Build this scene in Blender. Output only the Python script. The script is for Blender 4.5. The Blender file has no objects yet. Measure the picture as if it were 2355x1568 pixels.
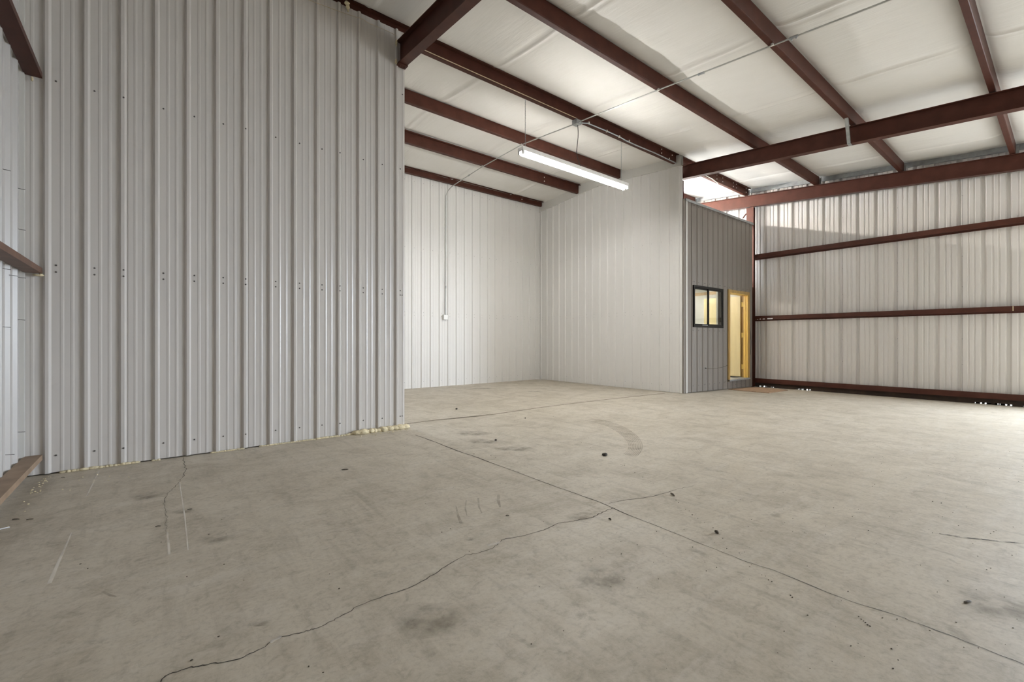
import bpy, math, random
from mathutils import Vector, Matrix
random.seed(7)
C = bpy.context.scene.collection
sc = bpy.context.scene

# ------------------------------------------------------------------ dimensions (metres)
CAM_Z = 1.0727
YA = 4.99        # tall partition (left), faces -y
XA1 = 2.348      # its free end
XL = -0.785      # left wall
YB = 9.13        # back wall of the lit bay
XE = 8.29        # right wall of the lit bay
YE = 4.895       # its free end
YO = 4.86        # office wall
XO1 = 11.385
XR = 11.6        # right outside wall
YF = -6.4        # wall behind the camera
RIDGE = 7.0
FL = .065        # purlin flange width
def zc(y): return 4.99 - .088 * abs(RIDGE - y)      # tops of the purlins
def zp(y): return zc(y) - .2                         # undersides of the purlins
def zf(x, y):                                        # slab: falls towards the right wall, a little high by the partition
    s = lambda t: max(0, min(1, t)) ** 2 * (3 - 2 * max(0, min(1, t)))
    a = -.0205 * max(0, x - 8.2)
    b = .026 * s((y - 2.2) / 2.6) * (1 - s((x - 2.2) / 1.4))
    return a + b

# ------------------------------------------------------------------ materials
def new_mat(name):
    m = bpy.data.materials.new(name); m.use_nodes = True
    nt = m.node_tree; nt.nodes.clear()
    out = nt.nodes.new('ShaderNodeOutputMaterial'); b = nt.nodes.new('ShaderNodeBsdfPrincipled')
    nt.links.new(b.outputs[0], out.inputs[0])
    return m, nt, b, out
def N(nt, t, **kw):
    n = nt.nodes.new(t)
    for k, v in kw.items(): setattr(n, k, v)
    return n
def noise(nt, vec, scale, detail=5, rough=.55, dist=0):
    n = N(nt, 'ShaderNodeTexNoise'); n.inputs['Scale'].default_value = scale
    n.inputs['Detail'].default_value = detail; n.inputs['Roughness'].default_value = rough
    n.inputs['Distortion'].default_value = dist
    nt.links.new(vec, n.inputs['Vector']); return n.outputs['Fac']
def mapping(nt, scale=(1, 1, 1), rot=(0, 0, 0)):
    t = N(nt, 'ShaderNodeTexCoord'); m = N(nt, 'ShaderNodeMapping')
    m.inputs['Scale'].default_value = scale; m.inputs['Rotation'].default_value = rot
    nt.links.new(t.outputs['Object'], m.inputs['Vector']); return m.outputs[0]
def ramp(nt, fac, stops):
    r = N(nt, 'ShaderNodeValToRGB')
    while len(r.color_ramp.elements) < len(stops): r.color_ramp.elements.new(.5)
    for e, (p, c) in zip(r.color_ramp.elements, stops):
        e.position = p; e.color = (c[0], c[1], c[2], 1) if hasattr(c, '__len__') else (c, c, c, 1)
    nt.links.new(fac, r.inputs[0]); return r.outputs[0]
def mix(nt, a, b, fac, mode='MIX'):
    m = N(nt, 'ShaderNodeMix', data_type='RGBA', blend_type=mode)
    for i, v in ((6, a), (7, b)):
        if hasattr(v, 'is_linked'): nt.links.new(v, m.inputs[i])
        else: m.inputs[i].default_value = (v[0], v[1], v[2], 1)
    if hasattr(fac, 'is_linked'): nt.links.new(fac, m.inputs[0])
    else: m.inputs[0].default_value = fac
    return m.outputs[2]
def bump(nt, b, h, strength=.2, dist=.01):
    n = N(nt, 'ShaderNodeBump'); n.inputs['Strength'].default_value = strength; n.inputs['Distance'].default_value = dist
    nt.links.new(h, n.inputs['Height']); nt.links.new(n.outputs[0], b.inputs['Normal'])
def simple(name, col, rough=.5, metal=0, var=.12, scale=8, stretch=(1, 1, 1), spec=.5, bmp=0):
    m, nt, b, o = new_mat(name)
    v = mapping(nt, stretch); f = noise(nt, v, scale)
    c2 = tuple(c * (1 - var) for c in col); c1 = tuple(min(1, c * (1 + var)) for c in col)
    nt.links.new(ramp(nt, f, [(.3, c2), (.7, c1)]), b.inputs['Base Color'])
    b.inputs['Roughness'].default_value = rough; b.inputs['Metallic'].default_value = metal
    b.inputs['Specular IOR Level'].default_value = spec
    if bmp: bump(nt, b, f, bmp)
    return m
def paint(name, col, rough=.38, dirt=.5, spec=.4):
    """factory painted sheet steel with faint scuffs, rain-like streaks and smudges"""
    m, nt, b, o = new_mat(name)
    big = noise(nt, mapping(nt, (.5, .5, .35)), 2.2, 4)
    streak = noise(nt, mapping(nt, (14, 14, .5)), 2.0, 4)
    smud = noise(nt, mapping(nt, (1, 1, 1)), 5.5, 8, .65, .6)
    c = mix(nt, tuple(x * .95 for x in col), col, big)
    c = mix(nt, c, tuple(x * .90 for x in col), ramp(nt, streak, [(.5, 0), (.85, dirt)]))
    c = mix(nt, c, (col[0] * .62, col[1] * .60, col[2] * .56), ramp(nt, smud, [(.62, 0), (.86, .45 * dirt)]))
    nt.links.new(c, b.inputs['Base Color'])
    b.inputs['Roughness'].default_value = rough; b.inputs['Specular IOR Level'].default_value = spec
    return m
M = {}
M['panel'] = paint('painted_sheet', (.60, .572, .543), rough=.27, spec=.6)
M['panel_bay'] = paint('painted_sheet_lit', (.74, .73, .71), dirt=.2)  # same sheet as the partition, painted paler to add to the lamp light
M['panel_left'] = paint('toned_down_white_sheet', (.50, .485, .47), rough=.3, dirt=.4)  # white sheet toned down to offset the daylight falling on this wall
M['panel_grey'] = paint('dull_galvalume_sheet', (.205, .181, .158), rough=.42, dirt=.8)
M['panel_out'] = paint('painted_sheet_outer', (.63, .605, .575), rough=.28, dirt=.12, spec=.5)
M['screw'] = simple('screw_head', (.09, .08, .075), .5)
M['screw_pale'] = simple('screw_head_pale', (.36, .35, .34), .5)
M['trim'] = paint('trim_sheet', (.62, .61, .58), dirt=.3)
M['red'] = simple('red_oxide_primer', (.070, .0255, .0175), .45, var=.18, scale=6, stretch=(1, 1, 1), spec=.16)
M['galv'] = simple('galvanized_steel', (.40, .42, .43), .42, metal=.7, var=.2, scale=14)
M['galv_paint'] = simple('dull_galvanized', (.30, .31, .31), .5, metal=.3, var=.2, scale=10)
M['conduit'] = simple('conduit_steel', (.50, .51, .49), .35, metal=.75, var=.08)
M['bolt'] = simple('bolt_zinc', (.75, .73, .68), .35, metal=.3)
M['white'] = simple('white_enamel', (.82, .82, .80), .35, var=.03)
M['foam'] = simple('expanding_foam', (.68, .595, .40), .8, var=.2, scale=60, bmp=.4)
M['dark'] = simple('dark_gap', (.012, .010, .008), .9)
M['rust'] = simple('rusty_angle', (.035, .02, .012), .8, var=.4)
M['black'] = simple('bronze_frame', (.014, .011, .008), .55, spec=.25)
M['cord'] = simple('black_cord', (.02, .02, .02), .5)
M['tan_cable'] = simple('tan_cable', (.55, .45, .30), .6)
M['white_cable'] = simple('white_cable', (.75, .73, .68), .5)
M['pine'] = simple('varnished_pine', (.72, .48, .12), .32, var=.25, scale=3, stretch=(14, 14, .8))
M['pine_dark'] = simple('stained_pine_and_shade', (.38, .235, .07), .4, var=.25, scale=3, stretch=(14, 14, .8))  # brown casing wood, also paints the shade on the jamb strip
M['birch'] = simple('birch_door_skin', (.62, .525, .30), .35, var=.07, scale=2, stretch=(6, 6, .6))
M['brass'] = simple('brass', (.75, .55, .18), .3, metal=.9)
M['office_white'] = simple('office_paint', (.62, .615, .59), .6, var=.02)
M['tan'] = simple('tan_board', (.50, .36, .22), .6)
M['ply'] = simple('weathered_plywood', (.33, .215, .135), .75, var=.25, scale=5, stretch=(1, 8, 1))
M['stone'] = simple('dark_stone', (.055, .045, .035), .8, var=.4, scale=40, bmp=.5)
M['leaf'] = simple('dry_leaf', (.06, .045, .028), .8, var=.4, scale=40)
M['twig'] = simple('dry_twig', (.10, .075, .05), .8, var=.4, scale=40)
M['pale'] = simple('pale_strip', (.72, .72, .74), .5)
M['crack'] = simple('crack_line', (.045, .037, .03), .95, var=.3, scale=30)  # dark tone of the crack lines themselves
M['joint'] = simple('joint_line', (.17, .14, .10), .95, var=.3, scale=12)
M['tube_off'] = simple('lamp_holder_plastic', (.85, .85, .83), .4, var=.02)

def emit(name, col, s):
    m = bpy.data.materials.new(name); m.use_nodes = True; nt = m.node_tree; nt.nodes.clear()
    o = N(nt, 'ShaderNodeOutputMaterial'); e = N(nt, 'ShaderNodeEmission')
    e.inputs[0].default_value = (*col, 1); e.inputs[1].default_value = s
    nt.links.new(e.outputs[0], o.inputs[0]); return m
LAMP, OFFICE_TOP, OFFICE_IN, SKY = 165.0, 650.0, 95.0, 34.0
M['tube'] = emit('fluorescent_tube', (1.0, .98, .94), LAMP)
M['tube_loft'] = emit('fluorescent_tube_loft', (1.0, .95, .88), OFFICE_TOP)
M['tube_office'] = emit('fluorescent_tube_office', (1.0, .94, .84), OFFICE_IN)

def glass():
    m, nt, b, o = new_mat('window_glass')
    g = N(nt, 'ShaderNodeBsdfGlossy'); g.inputs['Roughness'].default_value = .02
    t = N(nt, 'ShaderNodeBsdfTransparent'); t.inputs[0].default_value = (.93, .95, .94, 1)
    l = N(nt, 'ShaderNodeLayerWeight'); l.inputs['Blend'].default_value = .5
    p = N(nt, 'ShaderNodeMath', operation='POWER'); nt.links.new(l.outputs['Facing'], p.inputs[0]); p.inputs[1].default_value = 5
    f = N(nt, 'ShaderNodeMath', operation='MULTIPLY_ADD'); nt.links.new(p.outputs[0], f.inputs[0]); f.inputs[1].default_value = .9; f.inputs[2].default_value = .04
    x = N(nt, 'ShaderNodeMixShader')
    nt.links.new(f.outputs[0], x.inputs[0]); nt.links.new(t.outputs[0], x.inputs[1]); nt.links.new(g.outputs[0], x.inputs[2])
    nt.links.new(x.outputs[0], o.inputs[0]); return m
M['glass'] = glass()

def concrete():
    m, nt, b, o = new_mat('concrete_slab')
    v = mapping(nt)
    big = noise(nt, v, .55, 6, .6, .4)
    mid = noise(nt, v, 2.6, 8, .65, .8)
    fine = noise(nt, v, 46, 6, .7)
    grit = noise(nt, v, 190, 3, .6)
    sweep = noise(nt, mapping(nt, (1.1, 8.5, 1), (0, 0, .35)), 1.5, 7, .65, .5)
    sweep2 = noise(nt, mapping(nt, (9, 1.3, 1), (0, 0, -.25)), 1.2, 7, .65, .5)
    c = ramp(nt, big, [(.25, (.455, .40, .315)), (.5, (.525, .47, .38)), (.75, (.565, .51, .425))])
    c = mix(nt, c, (.30, .255, .19), ramp(nt, mid, [(.45, 0), (.72, .55)]))
    c = mix(nt, c, (.60, .56, .495), ramp(nt, sweep, [(.5, 0), (.75, .5)]))
    c = mix(nt, c, (.27, .235, .18), ramp(nt, sweep2, [(.52, 0), (.78, .6)]))
    mott = noise(nt, v, 14, 8, .72, .7)
    c = mix(nt, c, (.26, .225, .175), ramp(nt, mott, [(.52, 0), (.70, .55)]))
    c = mix(nt, c, (.62, .58, .51), ramp(nt, mott, [(.28, .35), (.46, 0)]))
    c = mix(nt, c, (.22, .185, .14), ramp(nt, fine, [(.50, 0), (.76, .45)]))
    c = mix(nt, c, (.64, .60, .53), ramp(nt, fine, [(.28, .28), (.46, 0)]))
    blot = noise(nt, v, 5.5, 6, .6, .3)
    c = mix(nt, c, (.19, .155, .11), ramp(nt, blot, [(.64, 0), (.74, .5)]))
    c = mix(nt, c, (.10, .085, .065), ramp(nt, grit, [(.68, 0), (.76, .6)]))
    nt.links.new(c, b.inputs['Base Color'])
    nt.links.new(ramp(nt, mid, [(.3, .42), (.7, .62)]), b.inputs['Roughness'])
    b.inputs['Specular IOR Level'].default_value = .45
    h = mix(nt, fine, grit, .35); bump(nt, b, h, .10, .004)
    return m
M['concrete'] = concrete()
M['ground'] = simple('gravel_yard', (.42, .40, .37), .9, var=.2)

def insulation():
    m, nt, b, o = new_mat('vinyl_faced_insulation')
    w = noise(nt, mapping(nt, (16, 1.6, 1), (0, 0, .06)), 1.3, 7, .6, .6)
    q = noise(nt, mapping(nt, (3, 2, 1)), 1.5, 5)
    f = noise(nt, mapping(nt, (1, 1, 1)), 34, 4)
    c = mix(nt, (.745, .73, .70), (.69, .672, .635), q)
    nt.links.new(c, b.inputs['Base Color'])
    b.inputs['Roughness'].default_value = .55; b.inputs['Specular IOR Level'].default_value = .3
    h = N(nt, 'ShaderNodeMath', operation='MULTIPLY_ADD'); nt.links.new(w, h.inputs[0]); h.inputs[1].default_value = 1.0
    nt.links.new(q, h.inputs[2])
    bump(nt, b, h.outputs[0], .28, .02)
    return m
M['insul'] = insulation()

def stain(name, col, amt, scale, stretch=(1, 1, 1), lo=.42, hi=.62, radial=False):
    """a see-through rub mark: the dark rubber or chalk only where the noise leaves it"""
    m, nt, b, o = new_mat(name)
    b.inputs['Base Color'].default_value = (*col, 1); b.inputs['Roughness'].default_value = .8
    f = ramp(nt, noise(nt, mapping(nt, stretch), scale, 6, .6), [(lo, 0), (hi, amt)])
    if radial:
        t = N(nt, 'ShaderNodeTexCoord'); mp = N(nt, 'ShaderNodeMapping'); mp.inputs['Location'].default_value = (-1, -1, 0); mp.inputs['Scale'].default_value = (2, 2, 0)
        g_ = N(nt, 'ShaderNodeTexGradient', gradient_type='QUADRATIC_SPHERE'); nt.links.new(t.outputs['Generated'], mp.inputs[0]); nt.links.new(mp.outputs[0], g_.inputs[0])
        f = mix(nt, (0, 0, 0), f, ramp(nt, g_.outputs[1], [(.0, 0), (.35, 1)]))
    nt.links.new(f, b.inputs['Alpha'])
    return m
M['rubber'] = stain('rubber_mark', (.24, .18, .12), .42, 9, (1, 1, 1), .3, .7)
M['chalk'] = stain('chalk_scratch', (.95, .90, .82), .5, 3, (1, 1, 1), .1, .6)
M['oil'] = stain('oily_stain', (.20, .17, .125), .5, 9, (1, 1, 1), .36, .72, True)
M['scuff'] = stain('dark_scuff', (.085, .07, .05), .85, 22, (1, 1, 1), .38, .6)

# ------------------------------------------------------------------ mesh helpers
class MB:
    def __init__(s): s.v = []; s.f = []; s.mi = []; s.sm = []
    def add(s, vs, fs, mi=0, smooth=False):
        b = len(s.v); s.v += [tuple(p) for p in vs]
        for f in fs: s.f.append([b + i for i in f]); s.mi.append(mi); s.sm.append(smooth)
    def box(s, x0, x1, y0, y1, z0, z1, mi=0):
        vs = [(x, y, z) for x in (x0, x1) for y in (y0, y1) for z in (z0, z1)]
        s.add(vs, [(0, 1, 3, 2), (4, 6, 7, 5), (0, 4, 5, 1), (2, 3, 7, 6), (0, 2, 6, 4), (1, 5, 7, 3)], mi); return s
    def prism(s, prof, path, mi=0):
        """closed 2-d profile [(a, b)] swept through frames: path(t, a, b) -> point for t in the given list"""
        fn, ts = path; n = len(prof); vs = []
        for t in ts: vs += [fn(t, a, b) for a, b in prof]
        fs = []
        for k in range(len(ts) - 1):
            for i in range(n):
                j = (i + 1) % n
                fs.append((k * n + i, k * n + j, (k + 1) * n + j, (k + 1) * n + i))
        s.add(vs, fs, mi)
        m = (len(ts) - 1) * n
        s.add([vs[i] for i in range(n)], [tuple(range(n))[::-1]], mi)
        s.add([vs[m + i] for i in range(n)], [tuple(range(n))], mi); return s
    def tube(s, pts, r, n=10, mi=0, smooth=True, cap=True):
        pts = [Vector(p) for p in pts]; rings = []; up = None
        for i, p in enumerate(pts):
            d = (pts[min(i + 1, len(pts) - 1)] - pts[max(i - 1, 0)]).normalized()
            if up is None: up = Vector((0, 0, 1)) if abs(d.z) < .9 else Vector((1, 0, 0))
            a = d.cross(up); a = a.normalized() if a.length > 1e-6 else d.orthogonal().normalized()
            up = a.cross(d).normalized()
            rr = r[i] if hasattr(r, '__len__') else r
            rings.append([p + a * math.cos(2 * math.pi * k / n) * rr + up * math.sin(2 * math.pi * k / n) * rr for k in range(n)])
        vs = [q for R in rings for q in R]
        fs = [(i * n + k, i * n + (k + 1) % n, (i + 1) * n + (k + 1) % n, (i + 1) * n + k) for i in range(len(pts) - 1) for k in range(n)]
        s.add(vs, fs, mi, smooth)
        if cap:
            s.add(rings[0], [tuple(range(n))[::-1]], mi); s.add(rings[-1], [tuple(range(n))], mi)
        return s
    def blob(s, c, r, jit=.2, nu=10, nv=7, mi=0, smooth=True):
        c = Vector(c); r = r if hasattr(r, '__len__') else (r, r, r)
        vs = [c + Vector((0, 0, -r[2]))]
        for j in range(1, nv):
            ph = -math.pi / 2 + math.pi * j / nv
            for i in range(nu):
                th = 2 * math.pi * i / nu; k = 1 + random.uniform(-jit, jit)
                vs.append(c + Vector((math.cos(th) * math.cos(ph) * r[0], math.sin(th) * math.cos(ph) * r[1], math.sin(ph) * r[2])) * k)
        vs.append(c + Vector((0, 0, r[2])))
        fs = [(0, 1 + (i + 1) % nu, 1 + i) for i in range(nu)]
        for j in range(nv - 2):
            a = 1 + j * nu
            fs += [(a + i, a + (i + 1) % nu, a + nu + (i + 1) % nu, a + nu + i) for i in range(nu)]
        t = len(vs) - 1; a = 1 + (nv - 2) * nu
        fs += [(a + i, a + (i + 1) % nu, t) for i in range(nu)]
        s.add(vs, fs, mi, smooth); return s
    def screw(s, p, nrm, r=.006, h=.005, mi=1):
        p = Vector(p); nrm = Vector(nrm); a = nrm.orthogonal().normalized(); b = nrm.cross(a); n = 8
        vs = [p + (a * math.cos(2 * math.pi * k / n) + b * math.sin(2 * math.pi * k / n)) * r * q + nrm * hh for q, hh in ((1.25, 0), (1, h), ) for k in range(n)]
        s.add(vs, [(k, (k + 1) % n, n + (k + 1) % n, n + k) for k in range(n)] + [tuple(range(n, 2 * n))], mi)
    def build(s, name, mats, parent=None, base=None):
        mats = mats if isinstance(mats, (list, tuple)) else [mats]
        xs = [v[0] for v in s.v]; ys = [v[1] for v in s.v]; zs = [v[2] for v in s.v]
        o = Vector(base) if base else Vector(((min(xs) + max(xs)) / 2, (min(ys) + max(ys)) / 2, min(zs)))
        me = bpy.data.meshes.new(name)
        me.from_pydata([(v[0] - o.x, v[1] - o.y, v[2] - o.z) for v in s.v], [], s.f)
        for m in mats: me.materials.append(m)
        me.polygons.foreach_set('material_index', s.mi); me.polygons.foreach_set('use_smooth', s.sm)
        me.update()
        ob = bpy.data.objects.new(name, me); C.objects.link(ob)
        if parent is not None:
            ob.parent = parent
            po = Vector((0, 0, 0)); q = parent
            while q is not None: po += q.location; q = q.parent
            ob.location = o - po
        else: ob.location = o
        return ob
def fix_normals(ob):
    import bmesh
    bm = bmesh.new(); bm.from_mesh(ob.data); bmesh.ops.recalc_face_normals(bm, faces=bm.faces); bm.to_mesh(ob.data); bm.free()
def tag(o, label, cat, group=None, kind=None):
    o['label'] = label; o['category'] = cat
    if group: o['group'] = group
    if kind: o['kind'] = kind
    return o
def thing(name, label, cat, loc, group=None):
    o = bpy.data.objects.new(name, None); C.objects.link(o); o.location = loc; o.empty_display_size = .1
    return tag(o, label, cat, group)
def struct(o, label=None, cat=None):
    o['kind'] = 'structure'
    if label: o['label'] = label
    if cat: o['category'] = cat
    return o

# ------------------------------------------------------------------ ribbed sheet walls
def liner(centers, u0, u1, lo=None, pitch=.2286, h=.022, laps=()):
    """breakpoints (u, d) of a sheet with narrow trapezoid ribs and two small stiffeners between them"""
    pts = [(u0, 0)]
    for i, c in enumerate(centers):
        seq = [(-.023, 0), (-.0095, h), (.0095, h), (.023, 0)]
        if i in laps: seq = [(-.023, 0), (-.0095, h), (.0115, h), (.024, .0035), (.030, .0035), (.0305, -.004), (.0335, -.004), (.034, 0)]
        for k in (1, 2):
            g = (pitch - .046) / 3
            m = .023 + g * k
            seq += [(m - .013, 0), (m - .0055, .0024), (m + .0055, .0024), (m + .013, 0)]
        pts += [(c + a, d) for a, d in seq]
    pts.append((u1, 0))
    return sorted([p for p in pts if u0 <= p[0] <= u1])
def rpanel(starts, u0, u1, sgn=-1):
    """deep outward ribs (seen from inside as troughs) every 0.3048 with two shallow stiffeners"""
    pts = [(u0, 0)]
    for i, st in enumerate(starts):
        seq = [(0, 0), (.020, .034), (.056, .034), (.080, 0)]
        if i % 3 == 2: seq = [(0, 0), (.020, .034), (.054, .034), (.072, .004), (.079, .004), (.0795, .014), (.083, .014), (.0835, 0)]
        for k in (1, 2):
            m = .084 + .0736 * k
            seq += [(m - .017, 0), (m - .009, .0085), (m + .009, .0085), (m + .017, 0)]
        pts += [(st + sgn * a, d) for a, d in seq]
    pts.append((u1, 0))
    return sorted([p for p in pts if min(u0, u1) <= p[0] <= max(u0, u1)])
def corr(pts, fn, z0, top, holes=(), zs=()):
    """sheet through the breakpoints; fn(u, d, z) -> point; z0 number or function of u; holes (u0, u1, z0, z1)"""
    us = [p[0] for p in pts]
    def dat(u):
        for (a, da), (b, db) in zip(pts, pts[1:]):
            if a <= u <= b: return da if b == a else da + (db - da) * (u - a) / (b - a)
        return 0
    for h in holes:
        for u in h[:2]:
            if us[0] < u < us[-1] and min(abs(u - q) for q in us) > 1e-5: us.append(u)
    us.sort()
    lev = sorted(set(list(zs) + [z for h in holes for z in h[2:] if z is not None]))
    b = MB(); n = len(lev) + 2; vs = []
    for u in us:
        d = dat(u); t = top(u) if callable(top) else top; bz = z0(u) if callable(z0) else z0
        for z in [bz] + [min(l, t) for l in lev] + [t]: vs.append(fn(u, d, z))
    fs = []
    for i in range(len(us) - 1):
        um = (us[i] + us[i + 1]) / 2; tm = top(um) if callable(top) else top; bz = z0(um) if callable(z0) else z0
        L = [bz] + lev + [tm]
        for k in range(n - 1):
            zm = (L[k] + L[k + 1]) / 2
            if any(h[0] < um < h[1] and h[2] < zm < h[3] for h in holes): continue
            fs.append((i * n + k, (i + 1) * n + k, (i + 1) * n + k + 1, i * n + k + 1))
    b.add(vs, fs); return b

# ================================================================== SETTING
# floor
def grid_floor():
    b = MB(); xs = [XL - .1 + .1 * i for i in range(126)]; ys = [YF + .2 * i for i in range(30)] + [-.4 + .1 * i for i in range(100)]
    xs = [x for x in xs if x < XR - .01] + [XR + .02]; ys = [y for y in ys if y < YB + .1] + [YB + .1]
    vs = [(x, y, zf(x, y)) for x in xs for y in ys]; n = len(ys)
    b.add(vs, [(i * n + j, (i + 1) * n + j, (i + 1) * n + j + 1, i * n + j + 1) for i in range(len(xs) - 1) for j in range(n - 1)], 0, True)
    # slab edge
    for i in range(len(ys) - 1):
        x = xs[-1]; b.add([(x, ys[i], zf(x, ys[i])), (x, ys[i], -.4), (x, ys[i + 1], -.4), (x, ys[i + 1], zf(x, ys[i + 1]))], [(0, 1, 2, 3)])
    return b.build('floor', M['concrete'], base=(0, 0, 0))
floor = struct(grid_floor(), 'worn tan concrete slab floor with cracks and tyre marks', 'floor')
g = MB(); g.add([(-60, -60, -.13), (70, -60, -.13), (70, 60, -.13), (-60, 60, -.13)], [(0, 1, 2, 3)])
struct(g.build('ground', M['ground'], base=(0, 0, -.13)))

# floor marks -----------------------------------------------------------------
def ribbon(path, widths, mat, name='crack', lift=.001, jit=0, sub=1):
    b = MB(); P = [Vector((x, y)) for x, y in path]
    if sub > 1:
        Q = []
        for a, c in zip(P, P[1:]):
            for k in range(sub):
                t = k / sub; p = a.lerp(c, t); nrm = Vector((-(c - a).y, (c - a).x)).normalized()
                Q.append(p + nrm * random.uniform(-jit, jit) * (1 if k else 0))
        P = Q + [P[-1]]
    vs = []; n = len(P)
    for i, p in enumerate(P):
        d = (P[min(i + 1, n - 1)] - P[max(i - 1, 0)]).normalized(); nr = Vector((-d.y, d.x))
        t = i / (n - 1) * (len(widths) - 1); k = min(int(t), len(widths) - 2) if len(widths) > 1 else 0
        w = widths[k] + (widths[k + 1] - widths[k]) * (t - k) if len(widths) > 1 else widths[0]
        if jit: w *= random.uniform(.6, 1.3)
        for sgn in (1, -1):
            q = p + nr * sgn * w / 2; vs.append((q.x, q.y, zf(q.x, q.y) + lift))
    b.add(vs, [(2 * i, 2 * i + 1, 2 * i + 3, 2 * i + 2) for i in range(n - 1)])
    return b.build(name, mat, parent=floor)
ribbon([(2.258, 4.528), (2.269, 4.108), (2.264, 3.676), (2.283, 3.45), (2.294, 2.967), (2.298, 2.395), (2.304, 2.141), (2.305, 1.948), (2.291, 1.822), (2.274, 1.682), (2.267, 1.468), (2.25, 1.248), (2.248, 1.13), (2.24, 0.976), (2.257, 0.874), (2.237, 0.653), (2.235, 0.562), (2.263, 0.403), (2.255, 0.389), (2.26, 0.282), (2.255, 0.194), (2.247, 0.098)], [.012,.007,.005,.0035,.003,.003], M['crack'], 'control_joint', jit=.003, sub=4)
ribbon([(2.451, 5.202), (2.908, 5.265), (3.873, 5.215), (4.872, 5.278), (5.674, 5.272), (6.437, 5.237), (8.065, 5.124)], [.034], M['joint'], 'control_joint')
ribbon([(0.019, 1.786), (0.036, 1.81), (0.098, 1.807), (0.132, 1.787), (0.166, 1.772), (0.238, 1.749), (0.292, 1.76), (0.352, 1.788), (0.434, 1.762), (0.463, 1.758), (0.535, 1.763), (0.562, 1.772), (0.647, 1.798), (0.786, 1.798), (0.873, 1.793), (1.008, 1.824), (1.097, 1.859), (1.222, 1.893), (1.277, 1.866), (1.37, 1.864), (1.463, 1.912), (1.573, 1.879), (1.719, 1.862), (1.854, 1.877), (1.946, 1.843), (1.996, 1.837), (2.062, 1.809), (2.127, 1.818), (2.226, 1.828), (2.293, 1.83)], [.0045,.0035,.003,.0035,.0035,.0045,.004], M['crack'], 'crack', jit=.005, sub=5)
ribbon([(2.331, 1.897), (2.48, 1.87), (2.667, 1.795), (2.847, 1.775), (2.954, 1.772), (3.104, 1.739)], [.0035,.004,.003], M['crack'], 'crack', jit=.006, sub=5)
ribbon([(0.208, 4.946), (0.206, 4.63), (0.208, 4.472), (0.176, 4.254), (0.144, 4.112), (0.102, 3.968), (0.076, 3.847), (0.057, 3.721), (0.053, 3.576), (0.061, 3.424), (0.064, 3.342), (0.057, 3.197), (0.054, 3.15)], [.0032,.003,.0022,.002,.001], M['crack'], 'crack', jit=.008, sub=5)
ribbon([(3.399, 0.458), (3.419, 0.4), (3.52, 0.238), (3.581, 0.157)], [.010,.018,.014,.006], M['scuff'], 'scratch', jit=.002, sub=6)
ribbon([(-0.338, 4.873), (-0.349, 4.151)], [.012,.010], M['chalk'], 'chalk_scratch', lift=.0011)
ribbon([(-0.35, 3.439), (-0.354, 3.107), (-0.356, 2.805)], [.006,.012,.016], M['chalk'], 'chalk_scratch', lift=.0011)
ribbon([(0.152, 4.106), (0.148, 3.317), (0.139, 2.809)], [.008,.007], M['chalk'], 'chalk_scratch', lift=.0011)
ribbon([(0.061, 3.13), (0.063, 2.958), (0.062, 2.812)], [.008,.012], M['chalk'], 'chalk_scratch', lift=.0011)
ribbon([(1.362, 1.902), (1.411, 1.9), (1.439, 1.898)], [.02,.035,.015], M['chalk'], 'spalled_edge', lift=.0012, jit=.004, sub=3)
ribbon([(0.324, 1.774), (0.345, 1.781), (0.361, 1.792)], [.012,.022,.01], M['chalk'], 'spalled_edge', lift=.0012, jit=.004, sub=3)
ribbon([(1.521, 2.474), (1.455, 2.346), (1.41, 2.241)], [.008,.014,.02], M['rubber'], 'rubber_scuff', lift=.0012, sub=3)
ribbon([(1.722, 2.516), (1.635, 2.384), (1.589, 2.283)], [.012,.012,.006], M['rubber'], 'rubber_scuff', lift=.0012, sub=3)
ribbon([(1.866, 2.477), (1.794, 2.387), (1.738, 2.293)], [.02,.02,.012], M['rubber'], 'rubber_scuff', lift=.0012, sub=3)
ribbon([(1.635, 2.532), (1.547, 2.407), (1.495, 2.306)], [.008,.010,.006], M['rubber'], 'rubber_scuff', lift=.0012, sub=3)
ribbon([(-0.17, 2.581), (-0.138, 2.516), (-0.12, 2.493)], [.008,.012,.006], M['rubber'], 'rubber_scuff', lift=.0012, sub=3)
TRK_O = [(4.680, 4.108), (4.692, 4.059), (4.709, 3.990), (4.719, 3.907), (4.706, 3.815), (4.667, 3.709), (4.612, 3.590), (4.547, 3.471), (4.480, 3.360), (4.406, 3.253), (4.325, 3.148), (4.243, 3.051), (4.163, 2.963), (4.080, 2.883), (3.998, 2.811), (3.919, 2.746), (3.846, 2.692), (3.776, 2.647), (3.710, 2.610), (3.647, 2.576), (3.584, 2.545), (3.520, 2.517), (3.464, 2.494), (3.425, 2.478)]
TRK_I = [(4.486, 4.051), (4.482, 3.996), (4.476, 3.916), (4.465, 3.829), (4.449, 3.750), (4.427, 3.682), (4.399, 3.615), (4.364, 3.546), (4.320, 3.468), (4.263, 3.378), (4.198, 3.283), (4.130, 3.191), (4.064, 3.108), (3.994, 3.030), (3.924, 2.956), (3.857, 2.891), (3.795, 2.836), (3.737, 2.791), (3.681, 2.753), (3.628, 2.720), (3.577, 2.691), (3.526, 2.668), (3.481, 2.650), (3.450, 2.637)]
tm = MB(); NS = 9
for k in range(NS):
    ta, tb = k / NS + .02, (k + .62) / NS + .02
    vs = []
    for (ox, oy), (ix, iy) in zip(TRK_O, TRK_I):
        for t in (ta, tb):
            x, y = ix + (ox - ix) * t, iy + (oy - iy) * t; vs.append((x, y, zf(x, y) + .0009))
    tm.add(vs, [(2 * i, 2 * i + 1, 2 * i + 3, 2 * i + 2) for i in range(len(TRK_O) - 1)])
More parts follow.
